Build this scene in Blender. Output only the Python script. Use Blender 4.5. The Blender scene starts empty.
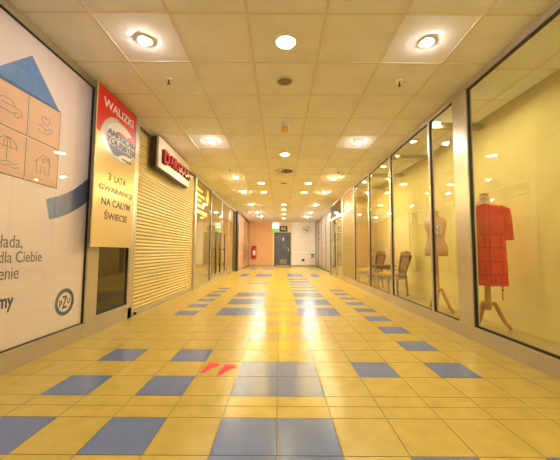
import bpy, bmesh, math, random
from mathutils import Vector, Matrix
random.seed(7)
SC = bpy.context.scene
COL = SC.collection
PI = math.pi

# ------------------------------------------------------------------ camera
EYE, PITCH, ROLL, FPX = 0.895, 0.0709, 0.0064, 303.0
cam_data = bpy.data.cameras.new('camera')
cam = bpy.data.objects.new('camera', cam_data)
COL.objects.link(cam)
cam_data.sensor_fit = 'HORIZONTAL'
cam_data.sensor_width = 36.0
cam_data.lens = 36.0 * FPX / 560.0
cam_data.clip_start, cam_data.clip_end = 0.05, 100
fw = Vector((0, math.cos(PITCH), math.sin(PITCH)))
up0 = Vector((0, -math.sin(PITCH), math.cos(PITCH)))
rt0 = Vector((1, 0, 0))
rt = rt0 * math.cos(ROLL) + up0 * math.sin(ROLL)
up = up0 * math.cos(ROLL) - rt0 * math.sin(ROLL)
M4 = Matrix((rt, up, -fw)).transposed().to_4x4()
M4.translation = (0, 0, EYE)
cam.matrix_world = M4
SC.camera = cam

# ------------------------------------------------------------------ world, exposure
world = bpy.data.worlds.new('world')
SC.world = world
world.use_nodes = True
bg = world.node_tree.nodes['Background']
bg.inputs['Color'].default_value = (1.0, 0.8, 0.5, 1)
bg.inputs['Strength'].default_value = 0.15
vs = SC.view_settings
vs.view_transform = 'Standard'
vs.look = 'None'
vs.gamma = 1.0
vs.use_curve_mapping = False
vs.exposure = 2.08
cy = SC.cycles
cy.max_bounces = 10
cy.diffuse_bounces = 6
cy.glossy_bounces = 5
cy.transparent_max_bounces = 16
cy.sample_clamp_indirect = 6.0
cy.caustics_reflective = False
cy.caustics_refractive = False
WARM = (1.0, 0.79, 0.31)          # round centre lamps
PINK = (1.0, 0.86, 0.74)          # side spot lamps
SHOP = (1.0, 0.85, 0.43)          # fill lamps added in the right hand shop and side rooms
L_CENTRE, L_SPOT, L_SHOP = 40.0, 98.0, 95.0
FAR_NEAR, FAR_MID, FAR_END = 1.7, 2.4, 3.1     # the lamps down the corridor are stronger

# ------------------------------------------------------------------ materials
MATS = {}


def nd(nt, t, **kw):
    n = nt.nodes.new(t)
    for k, v in kw.items():
        setattr(n, k, v)
    return n


def mat(name, col=None, rough=0.5, metal=0.0, var=0.06, scale=12.0, bump=0.0, bscale=80.0, coat=0.0, spec=0.5, emit=None, es=0.0):
    if name in MATS:
        return MATS[name]
    m = bpy.data.materials.new(name)
    m.use_nodes = True
    nt = m.node_tree
    b = nt.nodes['Principled BSDF']
    b.inputs['Roughness'].default_value = rough
    b.inputs['Metallic'].default_value = metal
    b.inputs['Coat Weight'].default_value = coat
    b.inputs['Coat Roughness'].default_value = 0.12
    b.inputs['Specular IOR Level'].default_value = spec
    tc = nd(nt, 'ShaderNodeTexCoord')
    no = nd(nt, 'ShaderNodeTexNoise')
    no.inputs['Scale'].default_value = scale
    no.inputs['Detail'].default_value = 4
    nt.links.new(tc.outputs['Object'], no.inputs['Vector'])
    rp = nd(nt, 'ShaderNodeValToRGB')
    rp.color_ramp.elements[0].position = 0.3
    rp.color_ramp.elements[1].position = 0.7
    rp.color_ramp.elements[0].color = tuple(c * (1 - var) for c in col) + (1,)
    rp.color_ramp.elements[1].color = tuple(min(1, c * (1 + var)) for c in col) + (1,)
    nt.links.new(no.outputs['Fac'], rp.inputs['Fac'])
    nt.links.new(rp.outputs['Color'], b.inputs['Base Color'])
    if bump:
        n2 = nd(nt, 'ShaderNodeTexNoise')
        n2.inputs['Scale'].default_value = bscale
        n2.inputs['Detail'].default_value = 5
        nt.links.new(tc.outputs['Object'], n2.inputs['Vector'])
        bp = nd(nt, 'ShaderNodeBump')
        bp.inputs['Strength'].default_value = bump
        bp.inputs['Distance'].default_value = 0.01
        nt.links.new(n2.outputs['Fac'], bp.inputs['Height'])
        nt.links.new(bp.outputs['Normal'], b.inputs['Normal'])
    if emit:
        b.inputs['Emission Color'].default_value = tuple(emit) + (1,)
        b.inputs['Emission Strength'].default_value = es
    MATS[name] = m
    return m


def glass(name, tint=(0.95, 0.96, 0.94), k=1.0, base=0.04):
    m = bpy.data.materials.new(name)
    m.use_nodes = True
    nt = m.node_tree
    nt.nodes.remove(nt.nodes['Principled BSDF'])
    out = nt.nodes['Material Output']
    tr = nd(nt, 'ShaderNodeBsdfTransparent')
    tr.inputs['Color'].default_value = tint + (1,)
    gl = nd(nt, 'ShaderNodeBsdfGlossy')
    gl.inputs['Roughness'].default_value = 0.015
    gl.inputs['Color'].default_value = (1, 1, 1, 1)
    lw = nd(nt, 'ShaderNodeLayerWeight')
    p = nd(nt, 'ShaderNodeMath', operation='POWER')
    p.inputs[1].default_value = 5.0
    nt.links.new(lw.outputs['Facing'], p.inputs[0])
    mu = nd(nt, 'ShaderNodeMath', operation='MULTIPLY_ADD')
    mu.inputs[1].default_value = (1 - base) * k
    mu.inputs[2].default_value = base
    mu.use_clamp = True
    nt.links.new(p.outputs[0], mu.inputs[0])
    mx = nd(nt, 'ShaderNodeMixShader')
    nt.links.new(mu.outputs[0], mx.inputs['Fac'])
    nt.links.new(tr.outputs[0], mx.inputs[1])
    nt.links.new(gl.outputs[0], mx.inputs[2])
    nt.links.new(mx.outputs[0], out.inputs['Surface'])
    return m


def emitter(name, col, strength):
    m = bpy.data.materials.new(name)
    m.use_nodes = True
    nt = m.node_tree
    nt.nodes.remove(nt.nodes['Principled BSDF'])
    e = nd(nt, 'ShaderNodeEmission')
    e.inputs['Color'].default_value = tuple(col) + (1,)
    e.inputs['Strength'].default_value = strength
    nt.links.new(e.outputs[0], nt.nodes['Material Output'].inputs['Surface'])
    return m


def ceil_mat():
    m = mat('ceiling_tile', (0.88, 0.89, 0.98), 0.9, var=0.05, scale=3, spec=0.2)
    nt = m.node_tree
    b = nt.nodes['Principled BSDF']
    tc = [n for n in nt.nodes if n.type == 'TEX_COORD'][0]
    v = nd(nt, 'ShaderNodeTexNoise')
    v.inputs['Scale'].default_value = 110
    v.inputs['Detail'].default_value = 6
    nt.links.new(tc.outputs['Object'], v.inputs['Vector'])
    bp = nd(nt, 'ShaderNodeBump')
    bp.inputs['Strength'].default_value = 0.5
    bp.inputs['Distance'].default_value = 0.004
    nt.links.new(v.outputs['Fac'], bp.inputs['Height'])
    nt.links.new(bp.outputs['Normal'], b.inputs['Normal'])
    return m


def dress_mat():
    m = mat('red_dress_cloth', (0.70, 0.03, 0.022), 0.75, var=0.1, scale=20)
    nt = m.node_tree
    b = nt.nodes['Principled BSDF']
    uv = nd(nt, 'ShaderNodeUVMap')
    br = nd(nt, 'ShaderNodeTexBrick')
    br.inputs['Scale'].default_value = 1.0
    br.inputs['Brick Width'].default_value = 0.16
    br.inputs['Row Height'].default_value = 0.15
    br.inputs['Mortar Size'].default_value = 0.006
    br.inputs['Color1'].default_value = (0.70, 0.03, 0.022, 1)
    br.inputs['Color2'].default_value = (0.74, 0.036, 0.025, 1)
    br.inputs['Mortar'].default_value = (0.36, 0.012, 0.010, 1)
    nt.links.new(uv.outputs[0], br.inputs['Vector'])
    nt.links.new(br.outputs['Color'], b.inputs['Base Color'])
    return m


def gradient_mat(name, c0, c1, rough=0.3):
    """printed artwork whose colour runs from one ink to another along its own length (object Y)"""
    m = bpy.data.materials.new(name)
    m.use_nodes = True
    nt = m.node_tree
    b = nt.nodes['Principled BSDF']
    b.inputs['Roughness'].default_value = rough
    tc = nd(nt, 'ShaderNodeTexCoord')
    sp = nd(nt, 'ShaderNodeSeparateXYZ')
    nt.links.new(tc.outputs['Generated'], sp.inputs[0])
    rp = nd(nt, 'ShaderNodeValToRGB')
    rp.color_ramp.elements[0].color = c0 + (1,)
    rp.color_ramp.elements[1].color = c1 + (1,)
    nt.links.new(sp.outputs['Y'], rp.inputs['Fac'])
    nt.links.new(rp.outputs['Color'], b.inputs['Base Color'])
    return m


M_CREAM = mat('cream_tile', (0.53, 0.405, 0.11), 0.25, var=0.07, scale=9, bump=0.02, bscale=30, spec=0.22)
M_BLUE = mat('blue_tile', (0.135, 0.20, 0.46), 0.25, var=0.06, scale=9, bump=0.02, bscale=30, spec=0.28)
M_YGLOW = mat('yellow_glow_tile', (0.70, 0.46, 0.04), 0.25, var=0.05, scale=9, bump=0.02, bscale=30, spec=0.15)  # yellow deepened to put the centre lamps' reflection into the tile colour
M_GROUT = mat('grout', (0.30, 0.23, 0.13), 0.9)
M_CEIL = ceil_mat()
M_TBAR = mat('ceiling_bar', (0.74, 0.70, 0.70), 0.5, var=0.02)
M_ALU = mat('aluminium', (0.60, 0.56, 0.50), 0.32, metal=0.75, var=0.04, scale=4)
M_ALUB = mat('aluminium_base', (0.52, 0.47, 0.40), 0.42, metal=0.35, var=0.04, scale=4)
M_BLACK = mat('black_rubber', (0.015, 0.015, 0.016), 0.5)
M_DARKM = mat('dark_metal', (0.05, 0.048, 0.045), 0.35, metal=0.6)
M_STEEL = mat('steel', (0.62, 0.62, 0.62), 0.25, metal=1.0)
M_GLASS = glass('shop_glass')
M_GLASSD = glass('tinted_glass', (0.62, 0.60, 0.52))
M_GLASSL = glass('left_shop_glass', (0.93, 0.92, 0.85))
M_GLASSC = glass('clear_glass', (1.0, 1.0, 1.0))
M_YWALL = mat('yellow_paint', (0.88, 0.77, 0.34), 0.7, var=0.05, scale=2, bump=0.03, bscale=60)
M_PEACH = mat('peach_paint', (0.82, 0.50, 0.25), 0.7, var=0.03, scale=2)
M_CREAMW = mat('cream_paint', (0.82, 0.72, 0.50), 0.7, var=0.03, scale=2)
M_SHADE = mat('gap_shade_brown', (0.20, 0.16, 0.11), 0.8, var=0.06, scale=2)
M_WHITE = mat('white_plastic', (0.82, 0.82, 0.80), 0.45, var=0.02)
M_SHUT = mat('shutter_cream', (0.60, 0.49, 0.19), 0.35, var=0.03, scale=5)
M_CARPET = mat('shop_carpet', (0.52, 0.42, 0.18), 0.95, var=0.15, scale=40, bump=0.2, bscale=300)


# ------------------------------------------------------------------ mesh helpers
class MB:
    def __init__(s):
        s.bm = bmesh.new()
        s.mi = 0
        s.uv = None

    def quad(s, pts):
        f = s.bm.faces.new([s.bm.verts.new(p) for p in pts])
        f.material_index = s.mi
        return f

    def box(s, x0, x1, y0, y1, z0, z1, bev=0.0):
        m = Matrix.Translation(((x0 + x1) / 2, (y0 + y1) / 2, (z0 + z1) / 2)) @ Matrix.Diagonal((abs(x1 - x0), abs(y1 - y0), abs(z1 - z0), 1))
        r = bmesh.ops.create_cube(s.bm, size=1.0, matrix=m)
        fs = set(f for v in r['verts'] for f in v.link_faces)
        if bev:
            es = set(e for v in r['verts'] for e in v.link_edges)
            q = bmesh.ops.bevel(s.bm, geom=list(es), offset=bev, segments=2, profile=0.5, affect='EDGES')
            fs = set(q['faces']) | set(f for f in fs if f.is_valid)
        for f in fs:
            f.material_index = s.mi
        return s

    def obox(s, mtx, sx, sy, sz, bev=0.0):
        m = mtx @ Matrix.Diagonal((sx, sy, sz, 1))
        r = bmesh.ops.create_cube(s.bm, size=1.0, matrix=m)
        if bev:
            es = set(e for v in r['verts'] for e in v.link_edges)
            bmesh.ops.bevel(s.bm, geom=list(es), offset=bev, segments=2, profile=0.5, affect='EDGES')
        return s

    def loft(s, rings, cap=True, closed=True):
        vs_ = [[s.bm.verts.new(p) for p in r] for r in rings]
        n = len(rings[0])
        for a, b in zip(vs_, vs_[1:]):
            for i in range(n if closed else n - 1):
                j = (i + 1) % n
                f = s.bm.faces.new((a[i], a[j], b[j], b[i]))
                f.smooth = True
                f.material_index = s.mi
        if cap and closed:
            for r in (vs_[0][::-1], vs_[-1]):
                f = s.bm.faces.new(r)
                f.material_index = s.mi
        return vs_

    def tube(s, pts, rad, n=10, cap=True):
        pts = [Vector(p) for p in pts]
        rad = [rad] * len(pts) if isinstance(rad, (int, float)) else rad
        t0 = (pts[1] - pts[0]).normalized()
        ref = Vector((0, 0, 1)) if abs(t0.z) < 0.9 else Vector((1, 0, 0))
        u = t0.cross(ref).normalized()
        rings = []
        for i, p in enumerate(pts):
            t = (pts[min(i + 1, len(pts) - 1)] - pts[max(i - 1, 0)]).normalized()
            u = (u - t * u.dot(t)).normalized()
            w = t.cross(u)
            rings.append([p + (u * math.cos(a) + w * math.sin(a)) * rad[i] for a in [2 * PI * k / n for k in range(n)]])
        s.loft(rings, cap)
        return s

    def lathe(s, prof, o=(0, 0, 0), n=24, ax='z', cap=True):
        rings = []
        for r, h in prof:
            ring = []
            for k in range(n):
                a = 2 * PI * k / n
                c, d = r * math.cos(a), r * math.sin(a)
                p = {'z': (c, d, h), 'x': (h, c, d), 'y': (c, h, d)}[ax]
                ring.append((o[0] + p[0], o[1] + p[1], o[2] + p[2]))
            rings.append(ring)
        s.loft(rings, cap)
        return s

    def prism(s, poly, fn, d0, d1):
        """poly: 2-D outline, fn(u, v, d) -> 3-D point"""
        a = [s.bm.verts.new(fn(u, v, d0)) for u, v in poly]
        b = [s.bm.verts.new(fn(u, v, d1)) for u, v in poly]
        n = len(poly)
        fs = [s.bm.faces.new(a[::-1]), s.bm.faces.new(b)]
        for i in range(n):
            j = (i + 1) % n
            fs.append(s.bm.faces.new((a[i], a[j], b[j], b[i])))
        for f in fs:
            f.material_index = s.mi
        return s

    def strip(s, pts, w, fn, d0, d1, closed=False):
        """a drawn stroke of width w along 2-D pts"""
        n = len(pts)
        L, R = [], []
        for i in range(n):
            if closed:
                a, b = Vector(pts[i - 1]), Vector(pts[(i + 1) % n])
            else:
                a, b = Vector(pts[max(i - 1, 0)]), Vector(pts[min(i + 1, n - 1)])
            t = (b - a)
            t = t.normalized() if t.length > 1e-9 else Vector((1, 0))
            nn = Vector((-t.y, t.x)) * w / 2
            p = Vector(pts[i])
            L.append(p + nn)
            R.append(p - nn)
        for i in range(n if closed else n - 1):
            j = (i + 1) % n
            s.prism([tuple(R[i]), tuple(R[j]), tuple(L[j]), tuple(L[i])], fn, d0, d1)
        return s

    def build(s, name, mats, parent=None, smooth=None):
        bmesh.ops.recalc_face_normals(s.bm, faces=s.bm.faces[:])
        me = bpy.data.meshes.new(name)
        s.bm.to_mesh(me)
        s.bm.free()
        if not isinstance(mats, (list, tuple)):
            mats = [mats]
        for m in mats:
            me.materials.append(m)
        o = bpy.data.objects.new(name, me)
        COL.objects.link(o)
        if parent:
            o.parent = parent
        return o


def tag(o, label=None, cat=None, group=None, kind=None):
    if label:
        o['label'] = label
    if cat:
        o['category'] = cat
    if group:
        o['group'] = group
    if kind:
        o['kind'] = kind
    return o


def empty(name, loc, label, cat, group=None, kind=None, rz=0.0):
    o = bpy.data.objects.new(name, None)
    o.empty_display_size = 0.1
    COL.objects.link(o)
    o.location = loc
    o.rotation_euler = (0, 0, rz)
    return tag(o, label, cat, group, kind)


def dup(root, loc, label, rz=None):
    r = root.copy()
    COL.objects.link(r)
    r.location = loc
    if rz is not None:
        r.rotation_euler = (0, 0, rz)
    r['label'] = label
    for ch in list(root.children):
        c = ch.copy()
        COL.objects.link(c)
        c.parent = r
        for g in ch.children:
            d = g.copy()
            COL.objects.link(d)
            d.parent = c
    return r


def L_side(x):      # outline on the left wall: u = world y, v = world z, d = towards the corridor
    return lambda u, v, d: (x + d, u, v)


def R_side(x):
    return lambda u, v, d: (x - d, u, v)


def B_side(y):      # the end wall, facing the camera
    return lambda u, v, d: (u, y - d, v)


def text_mesh(name, body, box, fn, d0, d1, material, parent, bold=0.0, shear=0.0):
    """lettering fitted into box = (u0, v0, u1, v1) on a plane"""
    cu = bpy.data.curves.new(name, 'FONT')
    cu.body = body
    cu.size = 1.0
    cu.offset = bold
    cu.resolution_u = 3
    cu.shear = shear
    cu.extrude = 0.5
    ob = bpy.data.objects.new(name, cu)
    COL.objects.link(ob)
    bpy.context.view_layer.update()
    me = bpy.data.meshes.new_from_object(ob.evaluated_get(bpy.context.evaluated_depsgraph_get()))
    bpy.data.objects.remove(ob)
    bpy.data.curves.remove(cu)
    xs = [v.co.x for v in me.vertices]
    ys = [v.co.y for v in me.vertices]
    x0, x1, y0, y1 = min(xs), max(xs), min(ys), max(ys)
    for v in me.vertices:
        u = box[0] + (v.co.x - x0) / (x1 - x0) * (box[2] - box[0])
        w = box[1] + (v.co.y - y0) / (y1 - y0) * (box[3] - box[1])
        v.co = fn(u, w, d0 + (v.co.z + 0.5) * (d1 - d0))
    me.name = name
    me.materials.clear()
    me.materials.append(material)
    o = bpy.data.objects.new(name, me)
    COL.objects.link(o)
    if parent:
        o.parent = parent
    return o


def arc(cx, cy_, r, a0, a1, n=14, ry=None):
    ry = r if ry is None else ry
    return [(cx + r * math.cos(math.radians(a0 + (a1 - a0) * i / n)), cy_ + ry * math.sin(math.radians(a0 + (a1 - a0) * i / n))) for i in range(n + 1)]


# ------------------------------------------------------------------ dimensions
H = 2.70                      # corridor ceiling
XL, XR = -1.985, 1.98         # shop fronts
XLF, XRF = -1.90, 2.20        # shop fronts far down the corridor
YB = 18.6                     # end wall
YF = -3.6                     # behind the camera
T = 0.295                     # floor tile
Y0 = 1.947                    # first full row line beyond the half tiles
XC = -0.010                   # middle joint

# ------------------------------------------------------------------ floor
rows = []
y = Y0
k = 0
while y < YB:
    rows.append((k, y, min(y + T, YB)))
    y += T
    k += 1
rows += [('a', 1.824, Y0), ('b', 1.70, 1.824), (-1, 1.397, 1.70), (-2, 1.10, 1.397)]
y = 1.10
k = -3
while y > YF:
    rows.append((k, y - T, y))
    y -= T
    k -= 1


def tile_kind(r, c):
    if not isinstance(r, int):
        return 0
    if r < 0:
        if c in (-1, 0) and r in (-1, -2):
            return 1
        if r == -1 and c in (-3, -5):
            return 1
        if r == -2 and c in (2, 4):
            return 1
        if r < -3 and c in (-3, 2) and r % 2:
            return 1
        return 0
    if c in (-1, 0):
        return 1 if r in (0, 1) else (2 if r % 2 and r > 2 else 0)
    if c in (-3, -5) and r in (0, 2):
        return 1
    if c == 2 and r == 1:
        return 1
    if c == 4 and r % 2 == 1 and r <= 17:
        return 1
    if c == -5 and r % 2 == 0 and 8 <= r <= 18:
        return 1
    if c in (-3, -2, 1, 2) and r in (8, 9, 11, 12, 14, 15):
        return 1
    if c in (1, 2) and r in (17, 19, 21, 23, 24, 26, 27, 30, 31, 32, 33, 34):
        return 1
    if c in (-3, -2) and r in (22, 30, 31, 32, 33, 34, 44, 45, 46, 47):
        return 1
    if c in (-5,) and r in (30, 31, 32, 33, 34, 44, 45, 46, 47):
        return 1
    if c in (4,) and r in (30, 31, 32, 33, 34):
        return 1
    return 0


f = MB()
f.mi = 3
f.box(-2.1, 2.3, YF, YB + 0.1, -0.05, -0.0025)
g = 0.0028
for r, a, b in rows:
    for c in range(-7, 8):
        x0, x1 = max(XC + c * T, -2.05), min(XC + (c + 1) * T, 2.25)
        if x1 <= x0:
            continue
        f.mi = tile_kind(r, c)
        f.quad([(x0 + g, a + g, 0), (x1 - g, a + g, 0), (x1 - g, b - g, 0), (x0 + g, b - g, 0)])
        for p, q in (((x0 + g, a + g), (x1 - g, a + g)), ((x1 - g, a + g), (x1 - g, b - g)), ((x1 - g, b - g), (x0 + g, b - g)), ((x0 + g, b - g), (x0 + g, a + g))):
            f.quad([(p[0], p[1], -0.0025), (q[0], q[1], -0.0025), (q[0], q[1], 0), (p[0], p[1], 0)])
tag(f.build('floor', [M_CREAM, M_BLUE, M_YGLOW, M_GROUT]), 'cream and blue tiled corridor floor', 'floor', kind='structure')
f = MB()
f.box(XR - 0.02, 6.0, YF, YB, -0.06, -0.003)
tag(f.build('floor_right', M_CARPET), 'pale shop floor behind the right hand glass', 'floor', kind='structure')
f = MB()
f.box(-6.0, XL + 0.02, YF, YB, -0.06, -0.003)
tag(f.build('floor_left', mat('shop_floor', (0.25, 0.21, 0.15), 0.4)), 'dim shop floor behind the left hand glass', 'floor', kind='structure')

# ------------------------------------------------------------------ ceiling
GX, GY, G = -0.26, 2.78, 0.6
c_ = MB()
c_.box(-2.1, 2.4, YF, YB + 0.1, H, H + 0.05)
c_.mi = 1
kx = -3
while GX + kx * G < 2.4:
    x = GX + kx * G
    if x > -2.1:
        c_.box(x - 0.012, x + 0.012, YF, YB, H - 0.004, H + 0.001)
    kx += 1
ky = -11
while GY + ky * G < YB:
    y = GY + ky * G
    if y > YF:
        c_.box(-2.1, 2.4, y - 0.009, y + 0.009, H - 0.003, H + 0.001)
    ky += 1
tag(c_.build('ceiling', [M_CEIL, M_TBAR]), 'suspended ceiling of square white tiles', 'ceiling', kind='structure')

HS = 2.655                    # shop ceiling on the right
XW = 2.76                     # shop back wall
c_ = MB()
c_.box(XR + 0.05, XW - 0.10, YF, 9.6, HS, HS + 0.05)
c_.mi = 1
for x in (2.44,):
    c_.box(x - 0.012, x + 0.012, YF, 9.6, HS - 0.004, HS + 0.001)
for j in range(-10, 12):
    c_.box(XR + 0.05, XW - 0.10, GY + j * G - 0.009, GY + j * G + 0.009, HS - 0.003, HS + 0.001)
tag(c_.build('ceiling_right', [M_CEIL, M_TBAR]), 'tiled ceiling of the display space behind the right hand glass', 'ceiling', kind='structure')
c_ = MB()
c_.box(XW - 0.10, XW, YF, 9.6, HS + 0.10, HS + 0.14)  # recess added and coloured dark to make the shade along the wall
tag(c_.build('trim_1', M_SHADE), 'added dark strip shading the edge of the shop ceiling', 'trim', kind='structure')

# ------------------------------------------------------------------ walls
w = MB()
w.box(XW, XW + 0.1, YF, 9.6, 0, HS + 0.14)
tag(w.build('wall_right', M_YWALL), 'yellow back wall of the display window', 'wall', kind='structure')
w = MB()
w.box(XR + 0.05, 6.0, 9.56, 9.64, 0, H)
tag(w.build('wall_right_2', M_YWALL), 'yellow partition at the end of the display window', 'wall', kind='structure')
w = MB()
w.box(6.0, 6.1, 9.56, YB, 0, H)
w.box(2.35, 6.0, 12.3, 12.4, 0, H)
w.box(2.3, 6.0, 9.56, 12.4, H, H + 0.05)
tag(w.build('wall_right_3', M_CREAMW), 'cream walls of the room behind the glass doors', 'wall', kind='structure')
w = MB()
w.box(-4.1, -4.0, 7.06, 13.6, 0, H)
w.box(-6.0, XL - 0.05, 7.0, 7.06, 0, H)
w.box(-6.0, XL - 0.05, 13.6, 13.7, 0, H)
w.box(-6.0, XL - 0.02, YF, YB, H, H + 0.05)
tag(w.build('wall_left', mat('tan_paint', (0.66, 0.52, 0.22), 0.8)), 'dark walls of the shop behind the left hand glass', 'wall', kind='structure')
w = MB()
w.box(-2.2, -0.45, YB, YB + 0.1, 0, H)
tag(w.build('wall_back', M_PEACH), 'peach painted end wall left of the door', 'wall', kind='structure')
w = MB()
w.box(-0.45, -0.34, YB, YB + 0.1, 0, H)
w.box(-0.34, 0.66, YB, YB + 0.1, 2.06, H)
w.box(0.66, 2.4, YB, YB + 0.1, 0, H)
w.box(-0.34, 0.66, YB + 0.08, YB + 0.12, 0, 2.06)
tag(w.build('wall_back_2', M_CREAMW), 'cream painted end wall around the door', 'wall', kind='structure')
w = MB()
w.box(-6, 6, YF - 0.1, YF, 0, H)
tag(w.build('wall_front', M_CREAMW), 'cream wall closing the corridor', 'wall', kind='structure')
w = MB()
w.box(-1.9, XRF, YB - 0.015, YB, 0, 0.08)
tag(w.build('baseboard_back', M_ALUB), 'low skirting along the end wall', 'baseboard', kind='structure')

# base panels and head rails of the shop fronts
w = MB()
for a, b in ((YF, 0.6), (0.603, 3.11), (3.113, 4.12)):
    w.box(XL - 0.06, XL, a, b, 0, 0.14)
tag(w.build('baseboard_left', M_ALUB), 'metal base panel under the left shop front', 'baseboard', kind='structure')
w = MB()
for a, b in ((YF, 0.3), (0.303, 3.25), (3.253, 5.40), (5.403, 8.05), (8.053, 9.6)):
    w.box(XR, XR + 0.06, a, b, 0, 0.13)
tag(w.build('baseboard_right', M_ALUB), 'metal base panel under the right shop front', 'baseboard', kind='structure')
w = MB()
w.box(XL - 0.06, XL + 0.005, YF, 13.6, 2.655, H)
tag(w.build('trim_2', M_ALU), 'metal head rail over the left shop front', 'trim', kind='structure')
w = MB()
w.box(XR - 0.005, XR + 0.06, YF, 12.0, 2.655, H)
tag(w.build('trim_3', M_ALU), 'metal head rail over the right shop front', 'trim', kind='structure')


def post(name, x0, x1, y0, y1, z0, z1, m, label):
    w = MB()
    w.box(x0, x1, y0, y1, z0, z1, 0.004)
    return tag(w.build(name, m), label, 'post', kind='structure')


post('trim_4', XL - 0.06, XL, 3.15, 3.32, 0.14, 2.655, M_ALU, 'wide metal post beside the insurance poster')
post('trim_5', XL - 0.06, XL, 4.02, 4.13, 0.0, 2.655, M_ALU, 'metal post between the dark window and the shutter')
post('trim_6', XR, XR + 0.07, 3.15, 3.39, 0.13, 2.655, M_ALU, 'wide metal post left of the red dress')
post('trim_7', XR, XR + 0.10, 9.56, 9.72, 0.0, 2.655, M_ALU, 'metal post beside the glass doors')
post('trim_8', XR, XR + 0.25, 11.80, 11.95, 0.0, 2.655, M_DARKM, 'dark post beyond the glass doors')
post('trim_9', XL - 0.06, XL, 7.06, 7.16, 0.0, 2.655, M_ALU, 'metal post at the end of the shutter')
post('trim_10', XL - 0.06, XLF, 13.5, 13.75, 0.0, H, M_DARKM, 'dark post at the end of the left glass front')

WN = [0]


def window(y0, y1, z0, z1, side, x, label, fwid=(0.03, 0.03, 0.02, 0.02), gl=None, gasket=0.012, depth=0.06, m=None):
    """one glazed bay: frame > gasket, pane. fwid = near, far, bottom, top"""
    WN[0] += 1
    sg = 1 if side == 'R' else -1
    X = lambda d: x + sg * d
    a, b, c, d = y0 + fwid[0], y1 - fwid[1], z0 + fwid[2], z1 - fwid[3]
    fr = MB()
    for (p0, p1, q0, q1) in ((y0, a, z0, z1), (b, y1, z0, z1), (a, b, z0, c), (a, b, d, z1)):
        if p1 - p0 > 1e-4 and q1 - q0 > 1e-4:
            fr.box(X(0.002), X(depth), p0, p1, q0, q1, 0.002)
    o = tag(fr.build('window_%d' % WN[0], m or M_ALU), label, 'window', kind='structure')
    if gasket:
        gk = MB()
        t = gasket
        for (p0, p1, q0, q1) in ((a, a + t, c, d), (b - t, b, c, d), (a + t, b - t, c, c + t), (a + t, b - t, d - t, d)):
            gk.box(X(0.012), X(0.034), p0, p1, q0, q1)
        gk.build('gasket', M_BLACK, o)
    pn = MB()
    pn.box(X(0.018), X(0.026), a + 0.004, b - 0.004, c + 0.004, d - 0.004)
    pn.build('pane', gl or M_GLASS, o)
    return o


# left front
window(YF, 3.15, 0.14, 2.655, 'L', XL, 'large shop window holding the insurance poster', (0.03, 0.012, 0.014, 0.018), M_GLASSC, gasket=0.007)
window(3.32, 4.02, 0.14, 2.655, 'L', XL, 'dark narrow window under the hanging banner', (0.02, 0.02, 0.05, 0.02), M_GLASSD)
YL = [7.16, 8.72, 10.42, 11.85, 13.5]
for i, (a, b) in enumerate(zip(YL, YL[1:])):
    if i in (1, 2):
        continue
    window(a, b, 0.0, 2.655, 'L', XL, ['left glass bay with yellow lettering beside the shutter', '', '', 'left glass bay before the dark post'][i], (0.03, 0.03, 0.06, 0.02), M_GLASSL, 0.006)
# right front
window(YF, 3.15, 0.13, 2.655, 'R', XR, 'large display window with the red dress', (0.03, 0.012, 0.012, 0.012), gasket=0.02)
window(3.39, 3.97, 0.13, 2.655, 'R', XR, 'narrow display window beside the wide metal post', (0.01, 0.02, 0.012, 0.012))
YR = [3.97, 5.42, 6.74, 8.08]
for i, (a, b) in enumerate(zip(YR, YR[1:])):
    window(a, b, 0.13, 2.655, 'R', XR, ['display window between the torso and the chairs', 'display window in front of the near chair', 'display window in front of the far chair'][i], (0.03, 0.035, 0.012, 0.012))

# beams over the display space
for i, yb in enumerate((4.06, 5.42, 6.74, 8.08)):
    w = MB()
    w.box(XR + 0.08, XW, yb - 0.05, yb + 0.02, HS - 0.07, HS - 0.004)
    tag(w.build('trim_%d' % (11 + i), M_ALUB), 'thin beam across the display ceiling', 'beam', kind='structure')

# frosted sign panel bay
o = window(8.08, 9.56, 0.13, 2.655, 'R', XR, 'bay with frosted panel and brown transom before the glass doors', (0.05, 0.05, 0.02, 0.02), M_GLASS, 0)
for c_old in [c for c in o.children if c.name.startswith('pane')]:
    bpy.data.objects.remove(c_old)
w = MB()
w.box(XR + 0.012, XR + 0.022, 8.13, 9.51, 0.15, 2.07)
pn = w.build('frosted_panel', mat('frosted_film', (0.29, 0.24, 0.12), 0.5, var=0.03), o)
w = MB()
w.box(XR + 0.004, XR + 0.05, 8.13, 9.51, 2.07, 2.11)
w.build('transom_bar', M_ALU, o)
w = MB()
w.box(XR + 0.03, XR + 0.04, 8.13, 9.51, 2.11, 2.63)
w.build('transom_panel', mat('brown_panel', (0.42, 0.20, 0.07), 0.4), o)
w = MB()
for z, a, b in ((1.80, 8.4, 9.2), (1.38, 9.1, 9.45), (1.27, 8.6, 9.2), (1.12, 8.5, 9.3), (1.00, 8.5, 9.2), (0.88, 8.7, 9.2)):
    u = a
    while u < b - 0.05:
        ln = random.uniform(0.05, 0.12)
        w.box(XR + 0.0108, XR + 0.0119, u, min(u + ln, b), z - 0.012, z + 0.012)
        u += ln + 0.03
w.build('lettering', mat('grey_ink', (0.22, 0.18, 0.12), 0.6), o)

# glass doors on the right
DN = [0]


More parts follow.
